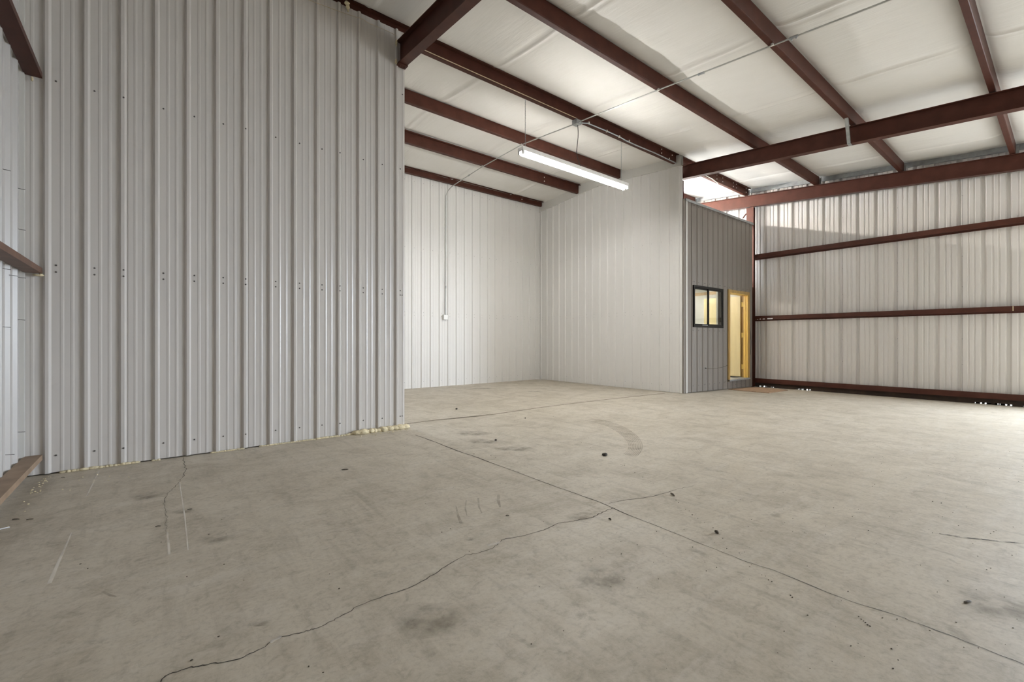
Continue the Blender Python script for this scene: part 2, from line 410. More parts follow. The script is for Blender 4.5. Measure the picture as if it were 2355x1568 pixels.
tm.build('tyre_mark', M['rubber'], parent=floor)
for sx, sy, rx, ry in [(2.814, 4.242, 0.34, 0.14), (2.767, 3.404, 0.35, 0.1), (2.706, 3.833, 0.3, 0.1), (-0.028, 3.906, 0.16, 0.12), (0.272, 2.893, 0.14, 0.1), (2.025, 1.864, 0.14, 0.07), (0.32, 1.928, 0.07, 0.03), (1.41, 2.241, 0.03, 0.02), (1.33, 2.026, 0.05, 0.03), (0.142, 3.446, 0.12, 0.05), (0.85, 1.538, 0.25, 0.12), (1.569, 1.326, 0.22, 0.15), (2.651, 0.167, 0.2, 0.2), (5.626, 8.222, 0.7, 0.12), (6.214, 6.998, 0.3, 0.08)]:
    b = MB(); n_ = 26; rr = [random.uniform(.65, 1.15) for _ in range(n_)]; vs = [(sx, sy, zf(sx, sy) + .0008)]
    for q_ in (.5, 1):
        for k in range(n_):
            a = 2 * math.pi * k / n_ ; r_ = (rr[k] + rr[(k + 1) % n_] + rr[k - 1]) / 3 * q_
            lx, ly = math.cos(a) * rx * r_, math.sin(a) * ry * r_; ca, sa_ = math.cos(-.68), math.sin(-.68)
            x, y = sx + lx * ca - ly * sa_, sy + lx * sa_ + ly * ca; vs.append((x, y, zf(x, y) + .0008))
    b.add(vs, [(0, 1 + k, 1 + (k + 1) % n_) for k in range(n_)] + [(1 + k, 1 + n_ + k, 1 + n_ + (k + 1) % n_, 1 + (k + 1) % n_) for k in range(n_)])
    b.build('oil_stain', M['oil'], parent=floor)

# partition, left ---------------------------------------------------------------
ribsA = [-.6445 + .2223 * i for i in range(-1, 14)]
def topA(u): return 4.742
wa = corr(liner(ribsA, XL, XA1, pitch=.2223, laps=(3, 7, 11)), lambda u, d, z: (u, YA - d, z), lambda u: .034, topA)
for i, c in enumerate(ribsA):
    for z in (3.106, 1.66, 1.607, .167):
        u = c + .048; d = 0
        if i in (3, 7, 11): u = c + .006; d = .022
        if XL + .02 < u < XA1 - .01 and not (z > 3 and i == 0): wa.screw((u, YA - d, z), (0, -1, 0), r=.0058)
wa.screw((XA1 - .03, YA, 1.607), (0, -1, 0)); wa.screw((XA1 - .03, YA, .167), (0, -1, 0)); wa.screw((XA1 - .028, YA, 4.0), (0, -1, 0))
# returned edge and the far face of the partition, and the dark sole under its ragged bottom edge
wa.add([(XA1, YA, .034), (XA1, YA, 4.742), (XA1 - .004, YA + .03, 4.742), (XA1 - .004, YA + .03, .034)], [(0, 1, 2, 3)])
wa.box(XL, XA1 - .02, YA + .03, YA + .14, .0, 4.63, 2)
struct(wa.build('wall_partition', [M['panel'], M['screw'], M['dark']]), 'tall pale ribbed metal partition at the left', 'wall')

# left wall
ribsL = [4.755 - .2135 * i for i in range(0, 52)]
wl = corr(liner(sorted(ribsL), YF, YA, pitch=.2135), lambda u, d, z: (XL + d, u, z), -.02, lambda u: zc(u) - .01)
for y, z in ((4.338, 2.181), (4.769, 1.875), (4.755, 2.167), (4.338, 1.535), (4.53, 1.514), (4.782, 1.527), (4.755, 1.219), (4.338, 1.157), (4.755, .407), (4.437, .307)):
    wl.tube([(XL + .016, y, z + .002), (XL + .058, y + .003, z - .002)], .002, 6, 1)
wl.box(XL - .02, XL + .024, YA - .055, YA - .004, .0, 4.65, 2); wl.box(XL - .02, XL, YA - .01, YA + .2, -.02, 4.65, 0)
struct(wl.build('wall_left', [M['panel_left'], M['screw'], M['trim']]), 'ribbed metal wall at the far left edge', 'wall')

# back wall of the bay
ribsB = [4.478 + .2286 * i for i in range(-9, 17)]
wb = corr(liner(ribsB, 2.35, XE, laps=(1, 5, 9, 13, 17, 21, 25)), lambda u, d, z: (u, YB - d, z), -.005, 4.86)
for c in ribsB:
    for z in (4.60, 3.12, 1.69, 1.62, .14):
        if 4.2 < c + .05 < XE: wb.screw((c + .05, YB, z), (0, -1, 0), r=.005)
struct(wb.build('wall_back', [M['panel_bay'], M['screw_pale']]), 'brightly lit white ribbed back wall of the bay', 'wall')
# left side of the bay, out of sight behind the partition
wk = corr(liner([5.2 + .2286 * i for i in range(17)], YA + .15, YB), lambda u, d, z: (XA1 + .01 + d, u, z), 0, lambda u: zc(u))
struct(wk.build('wall_bay_left', M['panel_bay']))
# right side of the bay
ribsE = sorted([8.842 - .2286 * i for i in range(-1, 18)])
topE = lambda u: 4.742 - .077 * abs(u - 7.0)
we = corr(liner(ribsE, YE, YB, laps=(2, 6, 10, 14)), lambda u, d, z: (XE - d, u, z), lambda u: .004, topE)
for c in ribsE:
    for z in (3.12, 1.69, 1.62, .14):
        if YE + .03 < c - .05: we.screw((XE, c - .05, z), (-1, 0, 0), r=.005)
# corner flashing at its free end and its other faces
we.box(XE - .006, XE + .012, YE - .012, YE + .06, .0, 4.57)
we.box(XE + .004, XE + .12, YE + .062, YB, 0, 4.5)
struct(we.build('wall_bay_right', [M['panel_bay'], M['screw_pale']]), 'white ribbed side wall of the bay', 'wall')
# plain flashing between the side wall and the ceiling
tr = MB()
for i in range(20):
    y0 = YE + (YB - YE) * i / 20; y1 = YE + (YB - YE) * (i + 1) / 20
    q = [(XE - .036, y0, topE(y0) - .008), (XE - .036, y1, topE(y1) - .008), (XE - .026, y1, zc(y1) + .02), (XE - .026, y0, zc(y0) + .02)]
    w = [(XE + .05, y, z) for _, y, z in q]
    tr.add(q + w, [(0, 1, 2, 3), (7, 6, 5, 4), (0, 4, 5, 1), (3, 2, 6, 7)])
struct(tr.build('trim_1', M['trim']), 'plain white flashing along the top of the bay side wall', 'trim')

# office wall ---------------------------------------------------------------------
WX0, WX1, WZ0, WZ1 = 8.641, 9.886, 1.338, 2.203       # window
DX0, DX1, DZ0, DZ1 = 10.205, 11.10, .175, 2.15        # door opening
ribsO = [8.376 + .2205 * i for i in range(1, 14)]
wo = corr(liner(ribsO, XE + .012, XO1, pitch=.2205, h=.016, laps=(3, 7, 11)), lambda u, d, z: (u, YO - d, z), lambda u: zf(u, YO) + .012, 3.895,
          holes=[(WX0 + .02, WX1 - .02, WZ0 + .02, WZ1 - .02), (DX0 - .06, DX1 + .07, DZ0 - .02, DZ1 + .04)], zs=[2.26])
for c in ribsO:
    for z in (3.84, 2.27, 1.27, .13):
        u = c + .06
        if z < 2 and u > DX0 - .1: continue
        if u < XO1 - .03: wo.screw((u, YO, z), (0, -1, 0), r=.0065)
        if z != 1.27 and random.random() < .5 and u + .07 < XO1 - .02: wo.screw((u + .045, YO, z + .004), (0, -1, 0), r=.0065)
for u in (10.3, 10.52, 10.74, 10.96): wo.screw((u, YO, .045), (0, -1, 0), r=.0065)
wo.box(8.366, 8.394, YO - .026, YO, .0, 3.90, 2)                     # bright lip of the corner trim
wo.box(XE + .004, 8.366, YO - .006, YO + .02, .0, 3.90)
wo.box(XE + .012, XO1, YO + .012, YO + .02, 3.80, 3.895)
struct(wo.build('wall_office', [M['panel_grey'], M['screw'], M['panel_bay']]), 'low grey ribbed wall of the office with window and door', 'wall')
cap = MB(); cap.box(8.34, XO1 + .01, YO - .03, YO + .12, 3.893, 3.915); cap.box(8.34, XO1 + .01, YO - .03, YO - .026, 3.865, 3.893)
struct(cap.build('trim_2', M['galv_paint']), 'grey cap flashing along the top of the office wall', 'trim')
# office room behind it
oc = 2.47
r = MB(); r.box(XE + .13, XR - .22, YO + .13, 8.0, oc, oc + .05)
struct(r.build('ceiling_office', M['office_white']))
r = MB(); r.box(XE + .13, XR - .22, YO + .025, 8.0, .10, .155)
struct(r.build('floor_office', M['office_white']))
r = MB(); r.box(XE + .125, XE + .15, YO + .13, 8.0, .15, oc); struct(r.build('wall_office_left', M['office_white']))
r = MB(); r.box(XR - .25, XR - .22, YO + .13, 8.0, .15, oc); r.box(XR - .262, XR - .25, YO + .13, 8.0, 2.25, 2.33, 1)
struct(r.build('wall_office_right', [M['office_white'], M['tan']]))
r = MB(); r.box(XE + .13, XR - .22, 8.0, 8.04, .15, oc); struct(r.build('wall_office_back', M['office_white']))
r = MB()   # inner lining of the office wall with the two openings
for a, b_, c_, d_ in ((XE + .13, WX0 + .02, .15, oc), (WX0 + .02, WX1 - .02, .15, WZ0 + .02), (WX0 + .02, WX1 - .02, WZ1 - .02, oc), (WX1 - .02, DX0 - .06, .15, oc), (DX0 - .06, DX1 + .07, DZ1 + .04, oc), (DX1 + .07, XR - .25, .15, oc)):
    r.box(a, b_, YO + .09, YO + .125, c_, d_)
struct(r.build('wall_office_front', M['office_white']))

# right outside wall --------------------------------------------------------------
starts = [4.686 - .3048 * i for i in range(-15, 37)]
DY0, DY1, DH = -4.8, -.7, 3.5
wr = corr(rpanel(starts, YF, YB), lambda u, d, z: (XR + d, u, z), lambda u: -.028, lambda u: zc(u) - .005, holes=[(DY0, DY1, -.3, DH)])
for i, st in enumerate(starts):
    if (i - 15) % 3 == 2:
        for z in (1.09, 2.05, .62, 3.72, 2.62): wr.screw((XR + .004, st - .077, z + random.uniform(-.01, .01)), (-1, 0, 0), r=.006)
struct(wr.build('wall_right', [M['panel_out'], M['screw_pale']]), 'pale ribbed outside wall at the right', 'wall')
# wall behind the camera
wf = corr(liner([XL + .1 + .2286 * i for i in range(54)], XL, XR), lambda u, d, z: (u, YF + d, z), -.1, lambda u: zc(YF))
struct(wf.build('wall_front', M['panel']))

# ceiling: insulation draped over the purlins, seams every 1.78 m ------------------------
PY = [5.07, 3.55, 2.12, .66, -.80, -2.25, -3.70, -5.15, YF]
QY = [6.45, 7.73, 9.07]
FLAT = sorted([(e - FL - .002, e + .003) for e in PY[1:-1] + QY[:1]] + [(e - 2 * FL - .003, e - FL + .003) for e in PY[:1] + QY[1:]] + [(PY[-1] - .1, PY[-1] + .01), (YB + .06, YB + .2)])
BAYS = [(a[1], b[0]) for a, b in zip(FLAT, FLAT[1:])]
def ceil_z(x, y):
    t = 0; lo = 0
    for a, b in BAYS:
        if a < y < b: t = (y - a) / (b - a); lo = a
    sag = .052 * (1 - (2 * t - 1) ** 10)
    if 6.3 < lo < 7: sag *= .75
    sag *= .12 + .88 * max(0, min(1, (11.5 - x) / .9))
    z = zc(y) if not (6.46 < y < 7.59) else zc(6.46) + (zc(7.59) - zc(6.46)) * (y - 6.46) / 1.13 + .035 * (1 - (2 * t - 1) ** 2)
    s = 0
    for k in range(8):
        dx = x - (3.625 + 1.775 * (k - 2)) - .03 * math.sin(y * 1.3 + k)
        s += .020 * math.exp(-(dx / .022) ** 2) - .011 * math.exp(-((dx - .07) / .03) ** 2) - .008 * math.exp(-((dx + .07) / .03) ** 2)
    wob = .010 * math.sin(x * 5.1 + 2 * math.sin(y * .9)) * math.sin(math.pi * t) + .006 * math.sin(x * 13.7 + y * 3) * math.sin(math.pi * t)
    return z + .004 - sag * (1 + .25 * math.sin(x * 1.9 + lo)) - s * (.35 + .65 * math.sin(math.pi * t)) + wob * .6
cb = MB(); xs = []
x = XL
while x < XR + .05:
    xs.append(x); x += .11
for k in range(8):
    c = 3.625 + 1.775 * (k - 2)
    xs += [c + a for a in (-.12, -.09, -.07, -.045, -.025, -.012, 0, .012, .025, .045, .07, .09, .12) if XL < c + a < XR + .05]
xs = sorted(set(round(q, 4) for q in xs))
ys = []
ks = sorted([q for k in BAYS for q in k])
for a, b_ in zip(ks, ks[1:]): ys += [a + (b_ - a) * t for t in ((0, .008, .018, .03, .05, .08, .13, .2, .3, .42, .54, .66, .76, .84, .9, .94, .96, .975, .987) if b_ - a > .3 else (0, .5))]
ys.append(ks[-1])
n = len(ys)
cb.add([(x, y, ceil_z(x, y)) for x in xs for y in ys], [(i * n + j, i * n + j + 1, (i + 1) * n + j + 1, (i + 1) * n + j) for i in range(len(xs) - 1) for j in range(n - 1)], 0, True)
struct(cb.build('ceiling', M['insul'], base=(0, 0, 0)), 'white draped insulation under the roof', 'ceiling')
# metal roof over it
rf = MB()
for a, b_ in ((YF - .3, RIDGE), (RIDGE, YB + .3)):
    rf.add([(XL - .2, a, zc(a) + .06), (XR + .3, a, zc(a) + .06), (XR + .3, b_, zc(b_) + .06), (XL - .2, b_, zc(b_) + .06)], [(0, 1, 2, 3)])
struct(rf.build('roof', M['galv_paint'], base=(0, 0, 0)))

# ================================================================== STEEL
BEND = [(0, .009), (.0026, .0026), (.009, 0)]
def z_section(w=FL, h=.192, t=.006, lip=.018):
    """profile (y, z): web at y = 0, lower flange towards +y, upper flange towards -y, lips turned in; z = 0 is the underside"""
    return BEND[:1] + [(0, h - t), (-w + t, h - t), (-w + t, h - lip), (-w, h - lip), (-w, h), (t, h), (t, t), (w - t, t), (w - t, lip), (w, lip), (w, 0)] + BEND[:0:-1]
def c_section(w=FL, h=.192, t=.006, lip=.018):
    """both flanges towards +y"""
    return BEND[:1] + [(0, h), (w, h), (w, h - lip), (w - t, h - lip), (w - t, h - t), (t, h - t), (t, t), (w - t, t), (w - t, lip), (w, lip), (w, 0)] + BEND[:0:-1]
def purlin(edge, x0, x1, label, zb=None, h=.192, group='roof purlins', bolts=(), clip=None, splice=(), sec=None):
    """edge = far edge of the lower flange"""
    y = edge - FL; zb = zp(edge) if zb is None else zb; sec = sec or c_section
    b = MB().prism(sec(h=h), (lambda t, a, c: (t, y + a, zb + c), [x0, x1]))
    for sx in splice:   # lapped length of a second section
        b.prism([(a * 1.04 - .003, c - .004) for a, c in sec(h=h)], (lambda t, a, c: (t, y + a, zb + c), [sx[0], sx[1]]))
    o = b.build('purlin_beam', M['red']); fix_normals(o)
    tag(o, label, 'purlin', group, 'thing')
    for (bx, bz) in bolts:
        q = MB(); q.screw((bx, y, zb + bz), (0, -1, 0), r=.011, h=.008, mi=0)
        q.build('bolt', M['bolt'], parent=o)
    if clip is not None:
        q = MB().box(clip, clip + .005, y - .034, y - .001, zb + .01, zb + h - .03)
        q.build('clip', M['galv'], parent=o)
    return o
P1B = [(2.62 + .0, .15), (2.62, .06), (7.75, .15), (7.75, .075), (8.12, .13), (8.02, .04)] + [(x, z) for x in (9.93, 10.2, 10.72, 10.87) for z in (.06, .145)] + [(11.38, .06), (11.38, .15)]
P1 = purlin(5.07, XL + .01, 11.5, 'dark red steel purlin carrying the junction box above the hanging light', zb=4.645, h=.167, sec=z_section, bolts=P1B, clip=11.5)
P2 = purlin(3.55, XL + .01, 11.5, 'dark red purlin in front of the lamp, underside lit orange', clip=11.5, splice=[(XL + .02, 5.36)])
P3 = purlin(2.12, XL + .01, 11.5, 'dark red purlin with the galvanized brace and a conduit coupling', clip=11.5, splice=[(XL + .02, 5.40)])
P4 = purlin(.66, XL + .01, 11.5, 'dark red purlin crossing the top right corner, nearest to us', clip=11.5)
Q1 = purlin(6.45, 2.37, XE - .015, 'reddish purlin over the lit bay, seen right behind the lamp', zb=4.735)
Q2 = purlin(7.73, 2.37, XE - .015, 'reddish purlin over the lit bay, second from its back wall', zb=4.715, h=.200, sec=z_section, bolts=[(7.1, .05), (7.1, .14)])
Q3 = purlin(9.08, 2.37, XE - .015, 'slim brown eave member along the top of the bay back wall', zb=4.705, h=.115, sec=z_section, bolts=[(7.55, .06)])
Q4 = purlin(6.45, 8.45, 11.5, 'short brown purlin seen through the gap above the office', zb=4.746, h=.188, clip=11.5)

def i_section(w, h, tf=.009, tw=.007):
    a, b = w / 2, tw / 2
    return [(-a, 0), (-a, tf), (-b, tf), (-b, h - tf), (-a, h - tf), (-a, h), (a, h), (a, h - tf), (b, h - tf), (b, tf), (a, tf), (a, 0)]
def rafter(x, y0, y1, w, h, label, drop=0.0):
    b = MB().prism(i_section(w, h), (lambda t, a, c: (x + a, t, zp(t) - h - drop + c), [y0, min(y1, RIDGE)] + ([y1] if y1 > RIDGE else [])))
    o = b.build('rafter_beam', M['red']); fix_normals(o)
    return tag(o, label, 'rafter', 'roof rafters', 'thing')
R0 = rafter(2.294, YF, YA - .004, .108, .275, 'brown steel rafter butting the end of the tall partition', .012)
R1 = rafter(8.372, YF, 4.93, .125, .262, 'long brown steel rafter starting at the corner of the lit bay', .020)
R2 = rafter(11.425, YF, 8.6, .12, .275, 'brown steel rafter running close along the right outside wall', .005)
# end plate under the first rafter
q = MB().box(2.236, 2.352, 4.905, 4.984, zp(4.95) - .305, zp(4.95) - .286); q.build('end_plate', M['red'], parent=R0)
for dx in (-.03, .03):
    q = MB(); q.screw((2.294 + dx, 4.945, zp(4.95) - .305), (0, 0, -1), r=.010, h=.012, mi=0); q.build('bolt', M['red'], parent=R0)

def column(x0, x1, y0, y1, z0, z1, label):
    b = MB(); tf, tw = .009, .007; ym = (y0 + y1) / 2
    b.box(x0, x0 + tf, y0, y1, z0, z1); b.box(x1 - tf, x1, y0, y1, z0, z1); b.box(x0 + tf, x1 - tf, ym - tw / 2, ym + tw / 2, z0, z1)
    o = b.build('steel_column', M['red']); return tag(o, label, 'column', 'steel columns', 'thing')
column(11.41, 11.50, 4.84, 5.01, zf(11.5, 4.9) - .005, 4.318, 'dark brown column in the corner beside the yellow door')
column(8.305, 8.35, 4.884, 4.912, 0, 4.285, 'brown column at the free end of the lit bay side wall')

def girt_right(zt, hgt, y0, y1, label, mat='red'):
    b = MB()
    b.box(11.494, 11.50, y0, y1, zt - hgt, zt); b.box(11.50, XR - .002, y0, y1, zt - hgt, zt - hgt + .006)
    b.box(XR - .008, XR - .002, y0, y1, zt - hgt - .03, zt - hgt)
    o = b.build('girt_beam', M[mat]); return tag(o, label, 'girt', 'girts on the right wall', 'thing')
girt_right(3.163, .095, -.65, 4.915, 'brown girt on the right wall, highest of three')
G2 = girt_right(1.655, .088, -.65, 4.925, 'brown girt at mid height on the right wall, white scuffs at its end')
girt_right(.142, .105, -.65, 4.925, 'brown girt along the foot of the right wall')
for y, w in ((4.72, .03), (4.64, .05), (4.78, .02), (4.5, .12)):     # chipped paint
    q = MB(); q.box(11.4926, 11.494, y - w / 2, y + w / 2, 1.569, 1.578 + random.uniform(0, .02)); q.build('paint_chip', M['pale'], parent=G2)
q = MB(); q.box(11.492, 11.494, .62, .633, 1.57, 1.65); q.build('joint_strip', M['tan_cable'], parent=G2)
def girt_left(zt, kind, label, mat):
    b = MB(); x0, x1 = XL + .0195, -.668; y1 = YA - .022
    if kind == 'down': b.box(x0, x1, YF, y1, zt - .006, zt); b.box(x1 - .006, x1, YF, y1, zt - .04, zt - .006)
    else: b.box(x0, x1, YF, y1, zt, zt + .006); b.box(x1 - .006, x1, YF, y1, zt + .006, zt + .042)
    o = b.build('girt_beam', M[mat]); return tag(o, label, 'girt', 'girts on the left wall', 'thing')
M['girt_dusty'] = simple('dusty_primer', (.29, .205, .14), .6, var=.2)
girt_left(.188, 'down', 'dusty tan girt low on the left wall near the floor', 'girt_dusty')
M['girt_brown'] = simple('brown_primer_dusty', (.135, .07, .045), .55, var=.2)
girt_left(1.585, 'up', 'brown girt at mid height on the left wall', 'girt_brown')
girt_left(3.09, 'up', 'dark brown girt high on the left wall', 'red')

# rake channel along the top of the right wall
b = MB()
for a, c in zip([YF, 0, 2, 3.5, 5, RIDGE], [0, 2, 3.5, 5, RIDGE, YB]):
    za, zb_ = zc(a) + .0, zc(c) + .0
    vs = [(11.548, a, za - .094), (11.548, c, zb_ - .094), (11.548, c, zb_), (11.548, a, za)]
    ws = [(11.592, y, z) for _, y, z in vs]
    b.add(vs + ws, [(0, 1, 2, 3), (7, 6, 5, 4), (0, 4, 5, 1), (3, 2, 6, 7)])
struct(b.build('trim_3', M['galv_paint']), 'grey galvanized rake channel along the top of the right wall', 'trim')
# rusty base closure behind the foot girt with gaps that let daylight in
b = MB(); rnd = random.Random(3); y = 4.93; leaks = [(4.80, 4.22), (3.95, 3.70), (1.05, .2)]
while y > -.68:
    w = rnd.uniform(.04, .13); y1 = y - w; m = (y + y1) / 2
    gap = any(a >= m >= c for a, c in leaks) and rnd.random() < .72
    zb_ = zf(11.55, m) + (.024 + rnd.uniform(0, .010) if gap else -.004)
    b.box(11.555, 11.60, y1, y, zb_, .05); y = y1
struct(b.build('trim_4', M['rust']), 'rusty base angle under the foot of the right wall', 'trim')

# galvanized brace from the purlin to the rafter's lower flange
b = MB(); p0 = Vector((8.00, 2.085, 4.375)); p1 = Vector((8.305, 2.13, zp(2.12) - .262 - .022)); d = (p1 - p0).normalized(); s = Vector((0, 1, 0)); u = d.cross(s).normalized()
for (aa, bb) in (((-.022, .022), (0, .004)), ((-.022, -.018), (0, .03))):
    vs = [p + s * a + u * c for p in (p0, p1) for a in aa for c in bb]
    b.add(vs, [(0, 1, 3, 2), (4, 6, 7, 5), (0, 4, 5, 1), (2, 3, 7, 6), (0, 2, 6, 4), (1, 5, 7, 3)])
b.box(8.30, 8.40, 2.108, 2.152, zp(2.12) - .262 - .030, zp(2.12) - .262 - .024)
tag(b.build('flange_brace', M['galv']), 'galvanized strap brace hooked under the long brown rafter', 'brace')
# wall rod brace seen over the office wall
rb = thing('brace_rod', 'thin diagonal brace rod with turnbuckle above the office wall', 'brace', (11.45, 6.3, 2.7))
b = MB().tube([(11.45, 5.014, 4.216), (11.45, 6.3, 2.70)], .008, 8); b.build('rod', M['red'], parent=rb)
b = MB().tube([(11.45, 5.03, 4.197), (11.45, 5.11, 4.103)], .017, 8); b.build('turnbuckle', M['red'], parent=rb)

# ================================================================== LIGHT AND WIRING
def strip_lamp(x0, x1, y, z, tubemat, label, chains=None, chain_top=4.66, group=None, name='hanging_strip_light'):
    e = thing(name, label, 'light', ((x0 + x1) / 2, y, z), group)
    b = MB().prism([(-.060, .095), (-.060, .036), (.060, .036), (.060, .095)], (lambda t, a, c: (t, y + a, z + c - .02), [x0, x1]))
    h = b.build('housing', M['white'], parent=e); fix_normals(h)
    for xe, sg in ((x0, 1), (x1, -1)):
        for yy in (-.042, .042):
            b = MB().box(min(xe, xe + sg * .03), max(xe, xe + sg * .03), y + yy - .016, y + yy + .016, z - .028, z + .03)
            b.build('lamp_holder', M['tube_off'], parent=e)
    for yy in (-.042, .042):
        b = MB().tube([(x0 + .032, y + yy, z - .008), (x1 - .032, y + yy, z - .008)], .0165, 12); b.build('tube', tubemat, parent=e)
    for cx in chains or ():
        b = MB(); zz = z + .075; k = 0
        while zz < chain_top:
            pts = []
            for i in range(9):
                a = 2 * math.pi * i / 8; w, l = .0065 * math.cos(a), .016 * math.sin(a)
                pts.append((cx + (w if k % 2 else 0), y + (0 if k % 2 else w), zz + .014 + l))
            b.tube(pts, .0018, 5, cap=False); zz += .026; k += 1
        b.build('chain', M['galv'], parent=e)
    return e
strip_lamp(4.19, 6.676, 5.035, 3.816, M['tube'], 'bright twin tube strip light hanging on two chains in the lit bay', (4.283, 6.537), 4.605)
strip_lamp(8.75, 11.1, 6.74, 4.50, M['tube_loft'], 'strip light hidden over the office, its glow seen above the office wall', (8.9, 10.95), 4.88)
e = strip_lamp(8.6, 10.9, 6.15, 2.415, M['tube_office'], 'ceiling strip light glowing inside the office window', name='mounted_strip_light')

CX = 5.375
jb = MB().box(CX - .05, CX + .05, 4.985, 5.085, 4.575, 4.643); jb = jb.build('junction_box', M['galv'])
tag(jb, 'small square steel junction box under the dark purlin above the light', 'junction box')
q = MB().box(CX - .053, CX + .053, 4.982, 5.088, 4.571, 4.575); q.build('cover_plate', M['galv'], parent=jb)
def bend(a, c, k, n=6):   # rounded corner a -> c through k
    a, c, k = Vector(a), Vector(c), Vector(k)
    return [(a * (1 - t) ** 2 + k * 2 * t * (1 - t) + c * t * t) for t in [i / n for i in range(n + 1)]]
cr = .0095
pts = [(CX, 5.085, 4.60), (CX, 6.35, 4.717), (CX, 6.47, 4.720), (CX, 7.60, 4.700), (CX, 7.75, 4.693)] + bend((CX - .02, 8.70, 4.615), (5.317, YB - .032, 4.42), (5.325, 9.05, 4.58)) + [(5.317, YB - .032, 3.0), (5.305, YB - .032, 1.66)]
co = MB().tube(pts, cr, 10).build('conduit_pipe', M['conduit'])
tag(co, 'thin grey conduit crossing the bay ceiling and dropping down the back wall', 'conduit', 'conduits')
for p, ax in (((5.312, YB - .032, 2.30), 'z'), ((CX - .012, 8.2, 4.655), 'y')):
    q = MB().tube([(p[0], p[1], p[2] - .03), (p[0], p[1], p[2] + .03)] if ax == 'z' else [(p[0], p[1] - .03, p[2] + .003), (p[0], p[1] + .03, p[2] - .003)], .015, 10); q.build('coupling', M['galv'], parent=co)
for y in (6.42, 7.7):
    q = MB().box(CX - .018, CX + .018, y - .012, y + .012, 4.716 if y < 7 else 4.696, 4.735 if y < 7 else 4.716); q.build('strap', M['bolt'], parent=co)
zq = lambda y: zp(y) - .0185
co = MB().tube([(CX, 4.985, 4.598), (CX - .01, 4.86, 4.585), (CX - .02, 3.50, zq(3.55)), (CX - .015, 2.1, zq(2.1)), (CX, .6, zq(.6)), (CX, -3, zq(-3))], cr, 10).build('conduit_pipe', M['conduit'])
tag(co, 'thin grey conduit running from the junction box to the top right', 'conduit', 'conduits')
for y in (1.86, 2.9):
    q = MB().tube([(CX - .015, y - .04, zq(y - .04)), (CX - .015, y + .04, zq(y + .04))], .015, 10)
    if y < 2:
        for s_ in (-.022, .022): q.blob((CX - .015, y + s_, zq(y) - .022), .009, 0, 6, 5)
    q.build('coupling', M['galv'], parent=co)
for y in (3.5, 2.07):
    q = MB().box(CX - .04, CX - .02, y - .012, y + .012, zq(y) - .012, zq(y) + .014); q.build('strap', M['bolt'], parent=co)
co = MB().tube([(CX + .05, 4.99, 4.60)] + [(5.6, 4.992, 4.648), (6.1, 4.992, 4.662), (6.42, 4.99, 4.660), (6.6, 4.988, 4.642), (6.9, 4.988, 4.640), (7.5, 4.992, 4.656), (8.30, 4.99, 4.640), (8.40, 4.98, 4.632)], .011, 10).build('conduit_pipe', M['galv'])
tag(co, 'thin conduit lying along the lip of the dark purlin to the bay corner', 'conduit', 'conduits')
for x in (5.62, 6.08, 6.42, 6.7):
    q = MB().box(x - .01, x + .01, 4.976, 5.003, 4.645, 4.676); q.build('strap', M['bolt'], parent=co)
ob = MB().box(5.24, 5.352, YB - .062, YB - .019, 1.545, 1.66).build('outlet_box', M['trim'])
tag(ob, 'small pale outlet box at the foot of the conduit on the back wall', 'outlet box')
q = MB().box(5.246, 5.346, YB - .067, YB - .062, 1.551, 1.654); q.build('cover_plate', M['white'], parent=ob)
cd = MB().tube([(5.40, 5.03, 4.572), (5.40, 5.02, 4.45), (5.385, 5.01, 4.36), (5.36, 5.0, 4.25), (5.35, 5.01, 4.12), (5.37, 5.015, 4.05), (5.42, 5.025, 3.98), (5.48, 5.035, 3.90)], .0055, 8).build('power_cord', M['cord'])
tag(cd, 'dark wavy power cord dropping from the junction box to the strip light', 'cord')
cb_ = MB().tube([(2.40, 4.999, 4.656), (3.2, 4.999, 4.655), (4.2, 4.999, 4.655), (5.33, 4.999, 4.654)], .005, 6).build('electrical_cable', M['tan_cable'])
tag(cb_, 'thin tan cable lying along the dark purlin left of the junction box', 'cable')
cb_ = MB().tube([(9.0, 4.995, 4.665), (9.35, 4.992, 4.664), (9.7, 4.99, 4.65), (9.93, 4.988, 4.61), (10.0, 5.02, 4.595), (10.02, 5.12, 4.60), (10.1, 5.4, 4.68), (10.3, 5.9, 4.82), (10.44, 6.3, 4.88)], .008, 8).build('electrical_cable', M['white_cable'])
tag(cb_, 'white cable looping off the purlin above the office wall', 'cable')
w = MB().tube([(1.15, YA - .024, 4.605), (1.4, YA - .026, 4.622), (1.62, YA - .026, 4.640), (1.83, YA - .03, 4.664), (1.9, YA - .026, 4.652), (2.1, YA - .026, 4.66), (2.235, YA - .03, 4.65)], .0022, 6).build('loose_wire', M['tan_cable'])
tag(w, 'thin pale wire strung along the top of the tall partition', 'wire')
w = MB().tube([(9.135, YO - .022, .476), (9.30, YO - .022, .458), (9.6, YO - .022, .455), (9.8, YO - .022, .468), (10.0, YO - .022, .487), (10.12, YO - .022, .515)], .004, 6).build('loose_wire', M['twig'])
tag(w, 'thin dark wire along the office wall below the window', 'wire')
q = MB().blob((9.13, YO - .022, .477), .013, .1, 8, 6); q.build('connector', M['cord'], parent=w)
w = MB().tube([(11.205, YO - .02, 1.36), (11.24, YO - .02, 1.22), (11.27, YO - .022, 1.02), (11.262, YO - .02, .84), (11.235, YO - .022, .72)], .0035, 6).build('loose_wire', M['cord'])
tag(w, 'dark wire hanging to the right of the yellow door', 'wire')

